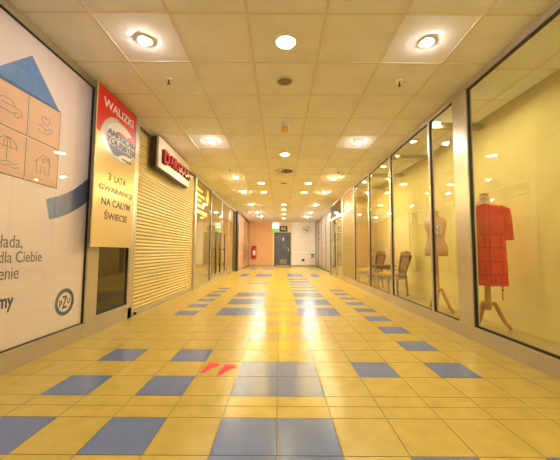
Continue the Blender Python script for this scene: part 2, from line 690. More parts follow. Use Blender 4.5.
def glass_door(y0, y1, side, x, label, handle_at, hm, ztop=2.12, gl=None, fittings=True, hw=0.17, hz=(0.88, 1.25)):
    DN[0] += 1
    sg = 1 if side == 'R' else -1
    fr = MB()
    for p0, p1, q0, q1 in ((y0, y0 + 0.03, 0.0, ztop), (y1 - 0.03, y1, 0.0, ztop), (y0, y1, 0.0, 0.07), (y0, y1, ztop - 0.04, ztop)):
        fr.box(x + sg * 0.01, x + sg * 0.05, p0, p1, q0, q1)
    o = tag(fr.build('door_%d' % DN[0], M_ALU), label, 'door', kind='structure')
    p = MB()
    p.box(x + sg * 0.026, x + sg * 0.034, y0 + 0.025, y1 - 0.025, 0.065, ztop - 0.035)
    p.build('pane', gl or M_GLASS, o)
    h = MB()
    a, b = handle_at - hw / 2, handle_at + hw / 2
    xo = x - sg * 0.04
    h.tube([(x + sg * 0.02, a, hz[1]), (xo, a, hz[1]), (xo, a, hz[0]), (x + sg * 0.02, a, hz[0])], 0.013, 8)
    h.build('door_handle', hm, o)
    if fittings:
        q = MB()
        q.box(x - sg * 0.006, x + sg * 0.055, y0 + 0.06, y0 + 0.22, ztop - 0.22, ztop - 0.10, 0.003)
        q.build('hinge', M_DARKM, o)
    return o


glass_door(9.74, 10.77, 'R', XR, 'near leaf of the glass double door on the right', 10.6, M_STEEL)
glass_door(10.78, 11.80, 'R', XR, 'far leaf of the glass double door on the right', 11.0, M_STEEL)
window(9.72, 11.80, 2.13, 2.655, 'R', XR, 'transom light above the right hand glass doors', (0.03, 0.03, 0.03, 0.02), glass('brown_glass', (0.55, 0.38, 0.2)), 0)

# silvery panels at the far right, set back
M_SILV = mat('silver_panel', (0.50, 0.46, 0.38), 0.28, metal=0.4, var=0.04, scale=1.5)
YS = [11.95, 13.07, 14.5, 15.9, 17.3, 18.55]
for i, (a, b) in enumerate(zip(YS, YS[1:])):
    w = MB()
    w.box(XRF, XRF + 0.05, a + 0.02, b - 0.02, 0.05, 2.66, 0.004)
    o = tag(w.build('window_%d' % (WN[0] + 1), M_SILV), ['silvery panel next to the dark post', 'silvery panel second from the dark post', 'silvery panel third from the dark post', 'silvery panel behind the plant stand', 'silvery panel beside the end wall'][i], 'panel', kind='structure')
    WN[0] += 1
    q = MB()
    for yy, zz in [(14.4, 1.32), (16.9, 1.95), (16.9, 1.62)]:
        if not a < yy < b:
            continue
        q.lathe([(0.045, 0.0), (0.045, -0.02), (0.03, -0.03)], (XRF, yy, zz), 12, 'x')
    if len(q.bm.verts):
        q.build('fitting', M_DARKM, o)
    q = MB()
    q.box(XRF - 0.012, XRF + 0.05, b - 0.02, b + 0.02, 0, 2.66)
    q.box(XRF - 0.012, XRF + 0.05, a + 0.02, b - 0.02, 0, 0.05)
    q.build('window_frame', M_DARKM, o)
w = MB()
w.box(XRF + 0.03, XRF + 0.10, 11.95, YB, 0, H)
tag(w.build('wall_right_4', M_ALUB), 'wall behind the silvery panels', 'wall', kind='structure')

# left doors
M_BLKH = mat('black_handle', (0.012, 0.012, 0.012), 0.3)


def bar_handle(o, y, x, z0, z1):
    h = MB()
    h.tube([(x + 0.05, y, z0), (x + 0.05, y, z1)], 0.02, 8)
    for z in (z0 + 0.25, z1 - 0.55):
        h.tube([(x, y, z), (x + 0.05, y, z)], 0.012, 8)
        h.tube([(x + 0.05, y - 0.22, z), (x + 0.05, y + 0.22, z)], 0.014, 8)
    h.build('door_handle', M_BLKH, o)


for y0, y1, lab, ys in ((8.72, 10.42, 'glass door with black bars beside the yellow lettered bay', (9.25, 9.95)), (10.42, 11.85, 'second glass door with black bars on the left', (10.75,))):
    DN[0] += 1
    fr = MB()
    for p0, p1, q0, q1 in ((y0, y0 + 0.03, 0.0, 2.655), (y1 - 0.03, y1, 0.0, 2.655), (y0, y1, 0.0, 0.07), (y0, y1, 2.60, 2.655)):
        fr.box(XL - 0.05, XL - 0.004, p0, p1, q0, q1)
    o = tag(fr.build('door_%d' % DN[0], M_ALU), lab, 'door', kind='structure')
    p = MB()
    p.box(XL - 0.034, XL - 0.026, y0 + 0.025, y1 - 0.025, 0.065, 2.605)
    p.build('pane', M_GLASSL, o)
    for yy in ys:
        bar_handle(o, yy, XL - 0.026, 0.2, 1.5)

# far left pinkish panels
M_PINKP = mat('salmon_panel', (0.66, 0.42, 0.28), 0.15, var=0.05, scale=1.2, coat=0.3)
for i, (a, b, m, lab) in enumerate(((13.78, 16.1, M_PINKP, 'salmon panel nearer the dark left post'), (16.15, 18.55, M_PINKP, 'salmon panel beside the end wall'))):
    WN[0] += 1
    w = MB()
    w.box(XLF - 0.05, XLF, a + 0.03, b - 0.03, 0.05, 2.62, 0.004)
    o = tag(w.build('window_%d' % WN[0], m), lab, 'panel', kind='structure')
    q = MB()
    for yy in (a, b - 0.04):
        q.box(XLF - 0.05, XLF + 0.01, yy, yy + 0.04, 0.0, 2.66)
    q.box(XLF - 0.05, XLF + 0.01, a, b, 2.62, H)
    q.build('window_frame', M_DARKM, o)

# ------------------------------------------------------------------ end wall door
DN[0] += 1
w = MB()
for a, b, c, d in ((-0.34, -0.27, 0, 2.06), (0.59, 0.66, 0, 2.06), (-0.27, 0.59, 1.99, 2.06)):
    w.box(a, b, YB - 0.03, YB + 0.08, c, d, 0.004)
o = tag(w.build('door_%d' % DN[0], mat('door_frame_dark', (0.05, 0.055, 0.065), 0.4)), 'dark blue grey door in the end wall', 'door', kind='structure')
w = MB()
w.box(-0.265, 0.585, YB + 0.02, YB + 0.06, 0.01, 1.985, 0.004)
w.build('door_leaf', mat('door_leaf_blue', (0.10, 0.13, 0.18), 0.3, var=0.2, scale=3), o)
w = MB()
w.box(0.0, 0.42, YB + 0.005, YB + 0.02, 0.16, 0.42, 0.003)
for i in range(6):
    w.box(0.02, 0.40, YB - 0.003, YB + 0.006, 0.185 + i * 0.037, 0.205 + i * 0.037)
w.build('door_vent', mat('vent_tan', (0.35, 0.30, 0.20), 0.5), o)
w = MB()
w.tube([(0.52, YB + 0.02, 1.0), (0.52, YB - 0.04, 1.0), (0.40, YB - 0.04, 1.0)], 0.011, 8)
w.box(0.495, 0.545, YB + 0.012, YB + 0.022, 0.90, 1.1, 0.003)
w.build('door_handle', M_STEEL, o)
w = MB()
w.prism(arc(0.20, 1.70, 0.045, 0, 360, 20)[:-1], B_side(YB + 0.02), 0.0, 0.004)
w.box(0.175, 0.225, YB + 0.016, YB + 0.02, 1.55, 1.645)
w.build('pictogram', M_WHITE, o)

# ------------------------------------------------------------------ the insurance poster behind the left glass
XP = XL - 0.032
KP = XP / XL
P = lambda u, v, d: (XP + d, u * KP, EYE + (v - EYE) * KP)
w = MB()
w.box(XP - 0.012, XP, 0.5, 3.13, 0.155, 2.64)
poster = tag(w.build('poster', mat('poster_paper', (0.94, 0.86, 0.98), 0.35, var=0.02, scale=1.5)), 'large pale insurance poster with boxes under a blue paper roof in the left window', 'poster')
M_INK = mat('grey_line_ink', (0.25, 0.26, 0.28), 0.5)
M_NAVY = mat('navy_ink', (0.05, 0.08, 0.18), 0.4)
M_BOX = mat('cardboard_print', (0.90, 0.62, 0.52), 0.4, var=0.04, scale=6)
M_BOXE = mat('cardboard_edge_print', (0.36, 0.18, 0.10), 0.5)
w = MB()
w.prism([(1.985, 2.125), (2.64, 2.125), (2.311, 2.44)], P, 0, 0.003)
w.mi = 1
w.prism([(1.985, 2.10), (2.643, 2.128), (2.64, 2.14), (1.985, 2.13)], P, 0.001, 0.0035)
w.build('roof_picture', [mat('blue_print', (0.12, 0.31, 0.80), 0.45, var=0.12, scale=25), mat('blue_edge_print', (0.07, 0.15, 0.42), 0.5)], poster)
for a, b, c, d in ((1.975, 2.313, 1.782, 2.125), (2.321, 2.655, 1.782, 2.125), (1.975, 2.313, 1.437, 1.774), (2.321, 2.655, 1.437, 1.774)):
    w = MB()
    w.prism([(a, c), (b, c), (b, d), (a, d)], P, 0, 0.0015)
    w.mi = 1
    w.prism([(a, c), (b, c), (b, c + 0.008), (a, c + 0.008)], P, 0.0005, 0.002)
    w.prism([(b - 0.006, c), (b, c), (b, d), (b - 0.006, d)], P, 0.0005, 0.002)
    w.build('box_picture', [M_BOX, M_BOXE], poster)


def icon(strokes, wd=0.0045):
    w = MB()
    for pts, cl in strokes:
        w.strip(pts, wd, P, 0.0016, 0.0025, cl)
    w.build('line_icon', M_INK, poster)


# car, heart over a hand, beach umbrella, house
icon([([(2.035, 1.905), (2.01, 1.91), (2.005, 1.945), (2.05, 1.958), (2.085, 1.995), (2.16, 1.995), (2.20, 1.955), (2.25, 1.945), (2.258, 1.905), (2.232, 1.905)], False),
      ([(2.075, 1.905), (2.192, 1.905)], False), (arc(2.055, 1.903, 0.02, 0, 360, 16)[:-1], True), (arc(2.212, 1.903, 0.02, 0, 360, 16)[:-1], True),
      ([(2.075, 1.955), (2.19, 1.955)], False)])
icon([([(2.49, 1.935), (2.45, 1.975), (2.447, 1.997), (2.462, 2.012), (2.48, 2.008), (2.49, 1.992), (2.50, 2.008), (2.518, 2.012), (2.533, 1.997), (2.53, 1.975)], True),
      ([(2.41, 1.915), (2.44, 1.928), (2.475, 1.912), (2.505, 1.908), (2.50, 1.893), (2.465, 1.893)], False),
      ([(2.505, 1.905), (2.56, 1.93), (2.57, 1.918), (2.52, 1.872), (2.45, 1.868), (2.41, 1.882)], False)])
icon([(arc(2.15, 1.63, 0.085, 8, 172, 16), False), ([(2.066, 1.642), (2.095, 1.652), (2.122, 1.638), (2.15, 1.652), (2.178, 1.638), (2.205, 1.652), (2.234, 1.642)], False),
      ([(2.15, 1.715), (2.15, 1.55)], False), (arc(2.15, 1.645, 0.03, 0, 180, 8, 0.068), False),
      ([(2.05 + 0.02 * i, 1.535 + 0.008 * math.sin(i * 1.4)) for i in range(11)], False), ([(2.06 + 0.02 * i, 1.508 + 0.008 * math.sin(i * 1.4)) for i in range(11)], False)])
icon([([(2.40, 1.61), (2.49, 1.69), (2.575, 1.61)], False), ([(2.422, 1.625), (2.422, 1.53), (2.468, 1.53), (2.468, 1.585), (2.508, 1.585), (2.508, 1.53), (2.555, 1.53), (2.555, 1.625)], False),
      (arc(2.49, 1.637, 0.016, 0, 360, 12)[:-1], True), ([(2.54, 1.645), (2.54, 1.68), (2.555, 1.68), (2.555, 1.63)], False)])
# the blue swoosh
w = MB()
top = [(2.544, 1.326), (2.679, 1.377), (2.80, 1.432), (2.90, 1.492), (2.99, 1.557), (3.125, 1.668)]
bot = [(2.591, 1.156), (2.70, 1.188), (2.819, 1.233), (2.93, 1.292), (3.026, 1.35), (3.125, 1.428)]
w.prism(top[::-1] + bot, P, 0, 0.002)
w.build('swoosh_picture', gradient_mat('swoosh_blue', (0.20, 0.34, 0.72), (0.06, 0.09, 0.24)), poster)
M_GREYT = mat('grey_text_ink', (0.17, 0.18, 0.20), 0.5)
text_mesh('lettering', 'łada,', (2.148, 0.895, 2.34, 1.005), P, 0.0, 0.0015, M_GREYT, poster, 0.0)
text_mesh('lettering', 'dla Ciebie', (2.145, 0.800, 2.535, 0.885), P, 0.0, 0.0015, M_GREYT, poster, 0.0)
text_mesh('lettering', 'enie', (2.155, 0.678, 2.32, 0.765), P, 0.0, 0.0015, M_GREYT, poster, 0.0)
text_mesh('lettering', 'my', (2.165, 0.440, 2.292, 0.545), P, 0.0, 0.0015, M_NAVY, poster, 0.025)
w = MB()
w.strip(arc(2.84, 0.418, 0.106, 0, 360, 40)[:-1], 0.034, P, 0, 0.002, True)
lg = w.build('round_emblem', gradient_mat('emblem_blue', (0.10, 0.20, 0.42), (0.03, 0.05, 0.14)), poster)
lg['label'] = 'round dark blue insurer emblem'
text_mesh('emblem_letter', 'p', (2.772, 0.378, 2.806, 0.440), P, 0, 0.002, M_NAVY, lg, 0.02)
text_mesh('emblem_letter', 'Z', (2.808, 0.360, 2.868, 0.474), P, 0, 0.002, M_NAVY, lg, 0.02)
text_mesh('emblem_letter', 'U', (2.872, 0.398, 2.910, 0.450), P, 0, 0.002, M_NAVY, lg, 0.02)
w = MB()
w.box(XP - 0.12, XP - 0.03, YF, 3.14, 0.14, 2.655)
tag(w.build('wall_left_2', M_CREAMW), 'partition behind the insurance poster', 'wall', kind='structure')

# ------------------------------------------------------------------ roller shutter
w = MB()
prof = []
pitch = 0.0525
z = 0.06
n = 0
while z < 2.62:
    for t_, d in ((0.0, 0.0), (0.18, 0.010), (0.45, 0.014), (0.75, 0.010), (0.93, 0.0)):
        prof.append((XL - 0.045 + d, z + t_ * pitch))
    z += pitch
rings = [[(x, 4.15, zz) for x, zz in prof], [(x, 7.06, zz) for x, zz in prof]]
w.loft(rings, cap=False, closed=False)
for fc in w.bm.faces:
    fc.smooth = False
shutter = tag(empty('roller_shutter', (0, 0, 0), 'closed cream roller shutter between the dark window and the glass front', 'shutter'))
w.build('slat_curtain', M_SHUT, shutter)
w = MB()
w.box(XL - 0.055, XL - 0.015, 4.15, 7.06, 0.0, 0.065, 0.004)
w.build('bottom_bar', M_ALUB, shutter)
for a, b in ((4.13, 4.17), (7.02, 7.06)):
    w = MB()
    w.box(XL - 0.06, XL + 0.0, a, b, 0.0, 2.655)
    w.build('guide_rail', M_ALU, shutter)
w = MB()
w.box(XL - 0.001, XL + 0.03, 4.19, 4.22, 0.02, 0.06, 0.004)
w.build('lock', M_DARKM, shutter)

# ------------------------------------------------------------------ sign box over the shutter
sign = empty('shop_sign', (XL + 0.05, 5.35, 2.18), 'cream sign box with red block letters over the roller shutter', 'sign')
INV = Matrix.Translation((-(XL + 0.05), -5.35, -2.18))


def rel(o, root):
    """keep world-space mesh data under a placed empty"""
    o.data.transform(Matrix.Translation(-Vector(root.location)))
    return o


w = MB()
w.box(-1.905, -1.87, 4.56, 6.14, 2.185, 2.665, 0.004)
rel(w.build('sign_face', mat('sign_cream', (0.78, 0.70, 0.60), 0.35, var=0.02), sign), sign)
w = MB()
w.box(-1.98, -1.906, 4.54, 6.10, 2.16, 2.66)
rel(w.build('sign_case', mat('sign_dark', (0.03, 0.028, 0.025), 0.5), sign), sign)
SG = L_side(-1.87)
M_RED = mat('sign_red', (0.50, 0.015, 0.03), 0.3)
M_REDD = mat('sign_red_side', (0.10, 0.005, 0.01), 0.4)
rel(text_mesh('letter', 'D', (4.70, 2.285, 4.93, 2.50), SG, 0.0, 0.045, M_RED, sign, 0.03), sign)
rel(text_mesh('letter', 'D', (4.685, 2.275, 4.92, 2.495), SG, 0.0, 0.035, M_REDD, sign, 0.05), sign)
u = 4.965
for ch in 'ARGOUN':
    rel(text_mesh('letter', ch, (u, 2.325, u + 0.165, 2.50), SG, 0.0, 0.045, M_RED, sign, 0.03), sign)
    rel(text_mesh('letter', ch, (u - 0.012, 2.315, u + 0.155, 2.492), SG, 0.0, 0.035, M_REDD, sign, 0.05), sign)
    u += 0.19

# ------------------------------------------------------------------ luggage banner
XBN = -1.90
banner = empty('hanging_banner', (XBN, 3.465, 0.93), 'red and silvery luggage banner hung between the poster and the shutter', 'banner')
BN = L_side(XBN)
w = MB()
w.box(XBN - 0.012, XBN, 3.045, 3.885, 0.93, 2.66, 0.002)
rel(w.build('banner_sheet', mat('banner_silver', (0.84, 0.68, 0.36), 0.2, metal=0.3, var=0.03, scale=2), banner), banner)
w = MB()
edge = [(3.885, 2.13), (3.885, 2.655), (3.05, 2.655), (3.05, 2.15), (3.10, 2.14), (3.13, 2.22), (3.20, 2.32), (3.30, 2.39), (3.42, 2.42), (3.55, 2.40), (3.70, 2.34), (3.82, 2.24)]
w.prism(edge, BN, 0.0, 0.0012)
rel(w.build('red_field', mat('banner_red', (0.66, 0.022, 0.015), 0.4, spec=0.3), banner), banner)
rel(text_mesh('lettering', 'WALIZKI', (3.15, 2.455, 3.80, 2.555), BN, 0.0012, 0.002, M_WHITE, banner, 0.02), banner)
emb = None
w = MB()
w.prism(arc(3.50, 2.165, 0.365, 0, 360, 48, 0.235)[:-1], BN, 0.0012, 0.003)
emb = rel(w.build('oval_emblem', mat('emblem_silver', (0.62, 0.62, 0.64), 0.25, metal=0.3), banner), banner)
w = MB()
w.prism(arc(3.53, 2.17, 0.325, 0, 360, 48, 0.215)[:-1], BN, 0.003, 0.004)
rel(w.build('emblem_face', M_WHITE, emb), banner)
w = MB()
w.prism([(3.40, 2.255), (3.47, 2.285), (3.56, 2.282), (3.66, 2.275), (3.74, 2.315), (3.79, 2.29), (3.82, 2.25), (3.81, 2.235), (3.50, 2.235)], BN, 0.004, 0.005)
rel(w.build('emblem_wave', mat('banner_red', None), emb), banner)
w = MB()
w.prism([(3.25, 2.082), (3.82, 2.082), (3.74, 2.045), (3.64, 2.052), (3.55, 2.03), (3.46, 1.985), (3.38, 1.985), (3.30, 2.03)], BN, 0.004, 0.005)
rel(w.build('emblem_wave', M_NAVY, emb), banner)
M_INKB = mat('black_ink', (0.02, 0.02, 0.025), 0.4)
rel(text_mesh('lettering', 'AMERICAN', (3.225, 2.178, 3.875, 2.255), BN, 0.005, 0.009, M_INKB, emb, 0.035, 0.2), banner)
rel(text_mesh('lettering', 'TOURISTER', (3.225, 2.09, 3.875, 2.165), BN, 0.005, 0.009, M_INKB, emb, 0.035, 0.2), banner)
w = MB()
w.strip([(3.56, 1.985), (3.78, 1.985)], 0.018, BN, 0.004, 0.005)
rel(w.build('small_caption', M_INKB, emb), banner)
M_BNT = mat('banner_text', (0.07, 0.06, 0.05), 0.4)
for s_, bx in (('3', (3.30, 1.672, 3.352, 1.755)), ('LATA', (3.42, 1.672, 3.68, 1.755)), ('GWARANCJI', (3.135, 1.525, 3.85, 1.607)), ('NA CAŁYM', (3.19, 1.385, 3.80, 1.467)), ('ŚWIECIE', (3.25, 1.235, 3.74, 1.34))):
    rel(text_mesh('lettering', s_, bx, BN, 0.0, 0.0012, M_BNT, banner, 0.022), banner)
for yy in (3.2, 3.7):
    w = MB()
    w.tube([(XBN - 0.006, yy, 2.655), (XBN - 0.006, yy, H - 0.001)], 0.004, 6)
    rel(w.build('hanger', M_STEEL, banner), banner)

# ------------------------------------------------------------------ yellow lettering on the left glass
stick = empty('window_lettering', (XL, 7.2, 1.85), 'yellow stuck-on lettering and figure at the top of the first left glass bay', 'sticker')
SL = L_side(XL - 0.018)
M_YINK = mat('yellow_film', (0.85, 0.60, 0.02), 0.4, emit=None)
for z, a, b, h in ((2.41, 7.26, 7.75, 0.075), (2.275, 7.26, 7.95, 0.075), (2.15, 7.26, 7.66, 0.075), (2.01, 7.26, 7.80, 0.08), (1.865, 7.26, 8.25, 0.10)):
    w = MB()
    u = a
    while u < b - 0.04:
        ln = min(random.uniform(0.09, 0.14), b - u)
        w.prism([(u, z - h / 2), (u + ln - 0.012, z - h / 2), (u + ln - 0.012, z + h / 2), (u, z + h / 2)], SL, 0, 0.002)
        u += ln
    rel(w.build('word_block', M_YINK, stick), stick)
w = MB()
w.prism([(8.05, 2.22), (8.14, 2.24), (8.18, 2.14), (8.28, 2.12), (8.38, 2.22), (8.42, 2.38), (8.36, 2.52), (8.28, 2.58), (8.20, 2.52), (8.17, 2.40), (8.08, 2.30)], SL, 0, 0.002)
rel(w.build('figure', M_YINK, stick), stick)

# white board hung behind the glass door
w = MB()
w.box(XL - 0.10, XL - 0.085, 12.0, 13.3, 2.12, 2.62, 0.003)
tag(w.build('white_board', mat('white_sheet', (0.85, 0.82, 0.74), 0.5)), 'blank white board hung high behind the left glass', 'board')

# ------------------------------------------------------------------ ceiling lamps
EM_C = emitter('centre_lamp_glow', WARM, L_CENTRE)
EM_S = emitter('spot_lamp_glow', PINK, L_SPOT)
EM_D = emitter('shop_fill_glow', SHOP, L_SHOP)


def lamp(name, r, em, label, group, loc, dome):
    o = empty(name, loc, label, 'ceiling light', group)
    a = MB()
    a.lathe([(r + 0.022, 0.0), (r + 0.022, -0.008), (r + 0.004, -0.012), (r, -0.004), (r, 0.0)], (0, 0, 0), 28, 'z', False)
    a.build('lamp_ring', M_WHITE, o)
    b = MB()
    if dome:
        b.lathe([(r * 0.9, -0.002), (r * 0.8, -0.014), (r * 0.55, -0.025), (0.004, -0.030)], (0, 0, 0), 20)
    else:
        b.lathe([(r, -0.002), (r * 0.98, -0.006), (0.005, -0.008)], (0, 0, 0), 28)
    b.build('bulb' if dome else 'diffuser', em, o)
    return o


centre = [(0.04, 2.49, 'round warm ceiling light nearest the camera, before the grey disc'), (0.08, 5.51, 'round ceiling light just before the round air vent'),
          (-0.50, 7.92, 'left round light of the nearer middle pair'), (0.74, 7.92, 'right round light of the nearer middle pair'),
          (-0.49, 9.1, 'left round light of the farther middle pair'), (0.73, 9.1, 'right round light of the farther middle pair'),
          (0.14, 11.56, 'first of the four far round lights down the middle'), (0.16, 12.9, 'second of the four far round lights down the middle'),
          (0.18, 14.5, 'third of the four far round lights down the middle'), (0.2, 16.3, 'last round light before the end wall sign')]
EM_CF = {1.0: EM_C, FAR_NEAR: emitter('centre_lamp_glow_mid', WARM, L_CENTRE * FAR_NEAR), FAR_MID: emitter('centre_lamp_glow_strong', (1.0, 0.64, 0.09), L_CENTRE * FAR_MID * 0.7), FAR_END: emitter('centre_lamp_glow_strongest', (1.0, 0.62, 0.07), L_CENTRE * FAR_END * 0.6)}
EM_SF = {1.0: EM_S, FAR_NEAR: emitter('spot_lamp_glow_mid', PINK, L_SPOT * FAR_NEAR), FAR_MID: emitter('spot_lamp_glow_strong', (1.0, 0.80, 0.44), L_SPOT * FAR_MID), FAR_END: emitter('spot_lamp_glow_strongest', (1.0, 0.80, 0.44), L_SPOT * FAR_END),
         'end': emitter('spot_lamp_glow_white', (1.0, 0.94, 0.88), L_SPOT * FAR_END * 1.2)}
far_k = lambda y: 1.0 if y < 4 else FAR_NEAR if y < 7 else (FAR_MID if y < 9 else FAR_END)
CS = {}
for x, y, lab in centre:
    k = far_k(y)
    if k not in CS:
        CS[k] = lamp('round_downlight', 0.078, EM_CF[k], lab, 'round lights down the middle of the ceiling', (x, y, H), False)
    else:
        dup(CS[k], (x, y, H), lab)
c0 = CS[1.0]
for y in (-0.6, -2.6):
    dup(c0, (0.04, y, H), 'round warm ceiling light behind the camera')
ORD = ['nearest', 'second', 'third', 'fourth', 'fifth', 'sixth', 'farthest']
SS = {}
for side, xs in (('left', (-1.17, -1.14, -1.10, -1.10, -1.09, -1.04, -0.98)), ('right', (1.25, 1.28, 1.32, 1.34, 1.37, 1.40, 1.40))):
    for i, (x, y) in enumerate(zip(xs, (2.48, 4.88, 7.33, 9.1, 11.6, 13.95, 15.6))):
        lab = '%s small spotlight in the %s hand row of the ceiling' % (ORD[i], side)
        k = 'end' if y > 13 else far_k(y)
        if k not in SS:
            SS[k] = lamp('spotlight', 0.05, EM_SF[k], lab, 'small spotlights along the sides of the ceiling', (x, y, H), True)
        else:
            dup(SS[k], (x, y, H), lab)
s0 = SS[1.0]
for x in (-1.17, 1.25):
    for y in (0.1, -2.3):
        dup(s0, (x, y, H), 'small spotlight in the %s hand row behind the camera' % ('left' if x < 0 else 'right'))
ORD2 = ['first', 'second', 'third', 'fourth', 'fifth', 'sixth', 'seventh', 'eighth', 'ninth', 'tenth', 'eleventh', 'twelfth', 'thirteenth', 'fourteenth', 'last']
d0 = None  # row of fill lamps added to brighten the yellow display space
for i, y in enumerate((-0.8, -0.1, 0.5, 1.0, 1.45, 1.9, 3.36, 4.0, 4.7, 5.4, 6.1, 6.8, 7.5, 8.2, 8.9)):
    lab = 'added fill lamp at the display ceiling, %s from the near end of the row' % ORD2[i]
    if d0 is None:
        d0 = lamp('display_fill_lamp', 0.04, EM_D, lab, 'added fill lamps at the display ceiling', (2.11, y, HS), False)
    else:
        dup(d0, (2.11, y, HS), lab)

for i, (x, y) in enumerate(((-3.2, 8.0), (-3.2, 10.2), (-3.2, 12.4))):  # fill lamps added to brighten the left shop interior
    if i == 0:
        r0 = lamp('room_fill_lamp', 0.06, emitter('room_fill_glow', SHOP, 200.0), 'added fill lamp at the ceiling of the left shop, nearest from the shutter', 'added fill lamps in the side rooms', (x, y, H), False)
    else:
        dup(r0, (x, y, H), 'added fill lamp at the ceiling of the left shop, %s from the shutter' % ORD[i])
for x, y in ((2.9, 10.3), (2.9, 11.3)):  # two more added to lighten the room behind the doors
    dup(r0, (x, y, H), 'added fill lamp in the room behind the glass doors, %s leaf' % ('near' if y < 11 else 'far'))

# grey discs, vent, emergency lamp, sprinklers
det = empty('speaker_disc', (0.04, 3.09, H), 'grey round speaker disc behind the nearest centre light', 'speaker', 'grey discs on the ceiling')
w = MB()
w.lathe([(0.10, 0), (0.10, -0.008), (0.078, -0.014), (0.076, -0.008)], (0, 0, 0), 28, 'z', False)
w.build('rim', M_TBAR, det)
w = MB()
w.lathe([(0.076, -0.004), (0.07, -0.009), (0.004, -0.011)], (0, 0, 0), 28)
w.build('grille', mat('disc_grey', (0.27, 0.25, 0.17), 0.7, bump=0.4, bscale=400), det)
dup(det, (0.10, 7.9, H), 'grey round speaker disc just beyond the round air vent')
em = empty('emergency_lamp', (0.06, 4.31, H), 'small white and yellow emergency lamp on the ceiling before the second centre light', 'lamp')
w = MB()
w.box(-0.055, 0.055, -0.20, 0.20, -0.06, 0, 0.008)
w.build('housing', M_WHITE, em)
w = MB()
w.box(-0.05, 0.05, -0.19, 0.0, -0.075, -0.06, 0.006)
w.build('lens', mat('amber_lens', (0.9, 0.55, 0.15), 0.3), em)
vent = empty('air_vent', (0.08, 6.70, H), 'round slotted air vent on the ceiling between the centre lights', 'air vent')
w = MB()
w.lathe([(0.24, 0), (0.24, -0.006), (0.20, -0.01), (0.20, -0.004)], (0, 0, 0), 32, 'z', False)
w.build('vent_rim', M_TBAR, vent)
w = MB()
w.lathe([(0.205, -0.001), (0.004, -0.0015)], (0, 0, 0), 32)
w.build('vent_backing', mat('vent_dark', (0.06, 0.05, 0.04), 0.8), vent)
w = MB()
for i in range(16):
    a = 2 * PI * i / 16
    m = Matrix.Rotation(a, 4, 'Z') @ Matrix.Translation((0.13, 0, -0.008)) @ Matrix.Rotation(0.5, 4, 'X')
    w.obox(m, 0.13, 0.028, 0.004)
w.build('vent_blades', M_TBAR, vent)
sp0 = None
for x, y, lab in ((-1.18, 3.07, 'sprinkler behind the nearest left spotlight'), (-1.11, 6.56, 'sprinkler before the third left spotlight'), (1.25, 3.08, 'sprinkler behind the nearest right spotlight'),
                  (1.30, 6.67, 'sprinkler before the third right spotlight'), (1.34, 10.39, 'sprinkler between the fourth and fifth right spotlights')):
    if sp0 is None:
        sp0 = empty('sprinkler', (x, y, H), lab, 'sprinkler', 'ceiling sprinklers')
        w = MB()
        w.lathe([(0.035, 0), (0.035, -0.004), (0.014, -0.012)], (0, 0, 0), 16)
        w.build('rosette', M_WHITE, sp0)
        w = MB()
        w.tube([(0, 0, -0.008), (0, 0, -0.05)], 0.007, 8)
        w.lathe([(0.016, -0.05), (0.016, -0.054)], (0, 0, 0), 14)
        w.build('spray_head', M_DARKM, sp0)
    else:
        dup(sp0, (x, y, H), lab)

# ------------------------------------------------------------------ things on the end wall
# fire extinguisher
ex = empty('fire_extinguisher', (-1.57, YB - 0.13, 0.50), 'red fire extinguisher hung on the peach end wall', 'fire extinguisher')
w = MB()
w.lathe([(0.10, 0.0), (0.115, 0.02), (0.115, 0.50), (0.10, 0.57), (0.05, 0.62), (0.035, 0.63)], (0, 0, 0), 24)
w.build('cylinder', mat('extinguisher_red', (0.62, 0.02, 0.03), 0.3), ex)
w = MB()
w.loft([[(0.1165 * math.sin(a), -0.1165 * math.cos(a), z) for a in [-0.9 + 1.8 * i / 12 for i in range(13)]] for z in (0.16, 0.44)], False, False)
w.build('label_sheet', M_WHITE, ex)
w = MB()
w.lathe([(0.03, 0.62), (0.03, 0.67), (0.02, 0.69)], (0, 0, 0), 14)
w.box(-0.02, 0.10, -0.02, 0.02, 0.69, 0.71, 0.004)
w.box(-0.02, 0.09, -0.018, 0.018, 0.735, 0.75, 0.004)
w.build('valve', M_DARKM, ex)
w = MB()
w.tube([(-0.02, 0, 0.66), (-0.10, 0, 0.68), (-0.145, 0, 0.58), (-0.15, 0, 0.35), (-0.14, 0, 0.12)], [0.014, 0.014, 0.014, 0.014, 0.022], 8)
w.build('hose', mat('hose_dark', (0.12, 0.02, 0.02), 0.5), ex)
w = MB()
w.box(-0.13, 0.13, 0.10, 0.13, -0.02, 0.72, 0.004)
w.build('backboard', mat('backboard_red', (0.45, 0.03, 0.03), 0.5), ex)

# exit signs and wc sign
EXB = B_side(YB - 0.06)
lb = empty('exit_light', (-0.26, YB, 2.32), 'lit white and pale blue exit light box above the green sign', 'exit sign')
w = MB()
w.box(-0.46, -0.06, YB - 0.06, YB, 2.32, 2.62, 0.006)
rel(w.build('light_box', mat('exit_white', (0.9, 0.95, 0.95), 0.4, emit=(0.75, 0.95, 1.0), es=0.28), lb), lb)
w = MB()
w.prism([(-0.30, 2.42), (-0.18, 2.42), (-0.18, 2.39), (-0.10, 2.45), (-0.18, 2.51), (-0.18, 2.48), (-0.30, 2.48)], EXB, 0, 0.004)
rel(w.build('arrow', mat('pale_teal', (0.20, 0.62, 0.66), 0.4, emit=(0.2, 0.6, 0.65), es=0.1), lb), lb)
gs = empty('exit_sign', (-0.26, YB, 2.10), 'bright green escape sign at the left of the dark toilet sign', 'exit sign')
w = MB()
w.box(-0.48, -0.08, YB - 0.03, YB, 2.10, 2.29, 0.004)
rel(w.build('sign_panel', mat('exit_green', (0.12, 0.62, 0.10), 0.4, emit=(0.12, 0.60, 0.03), es=0.18), gs), gs)
w = MB()
w.box(-0.28, -0.13, YB - 0.034, YB - 0.03, 2.13, 2.26)
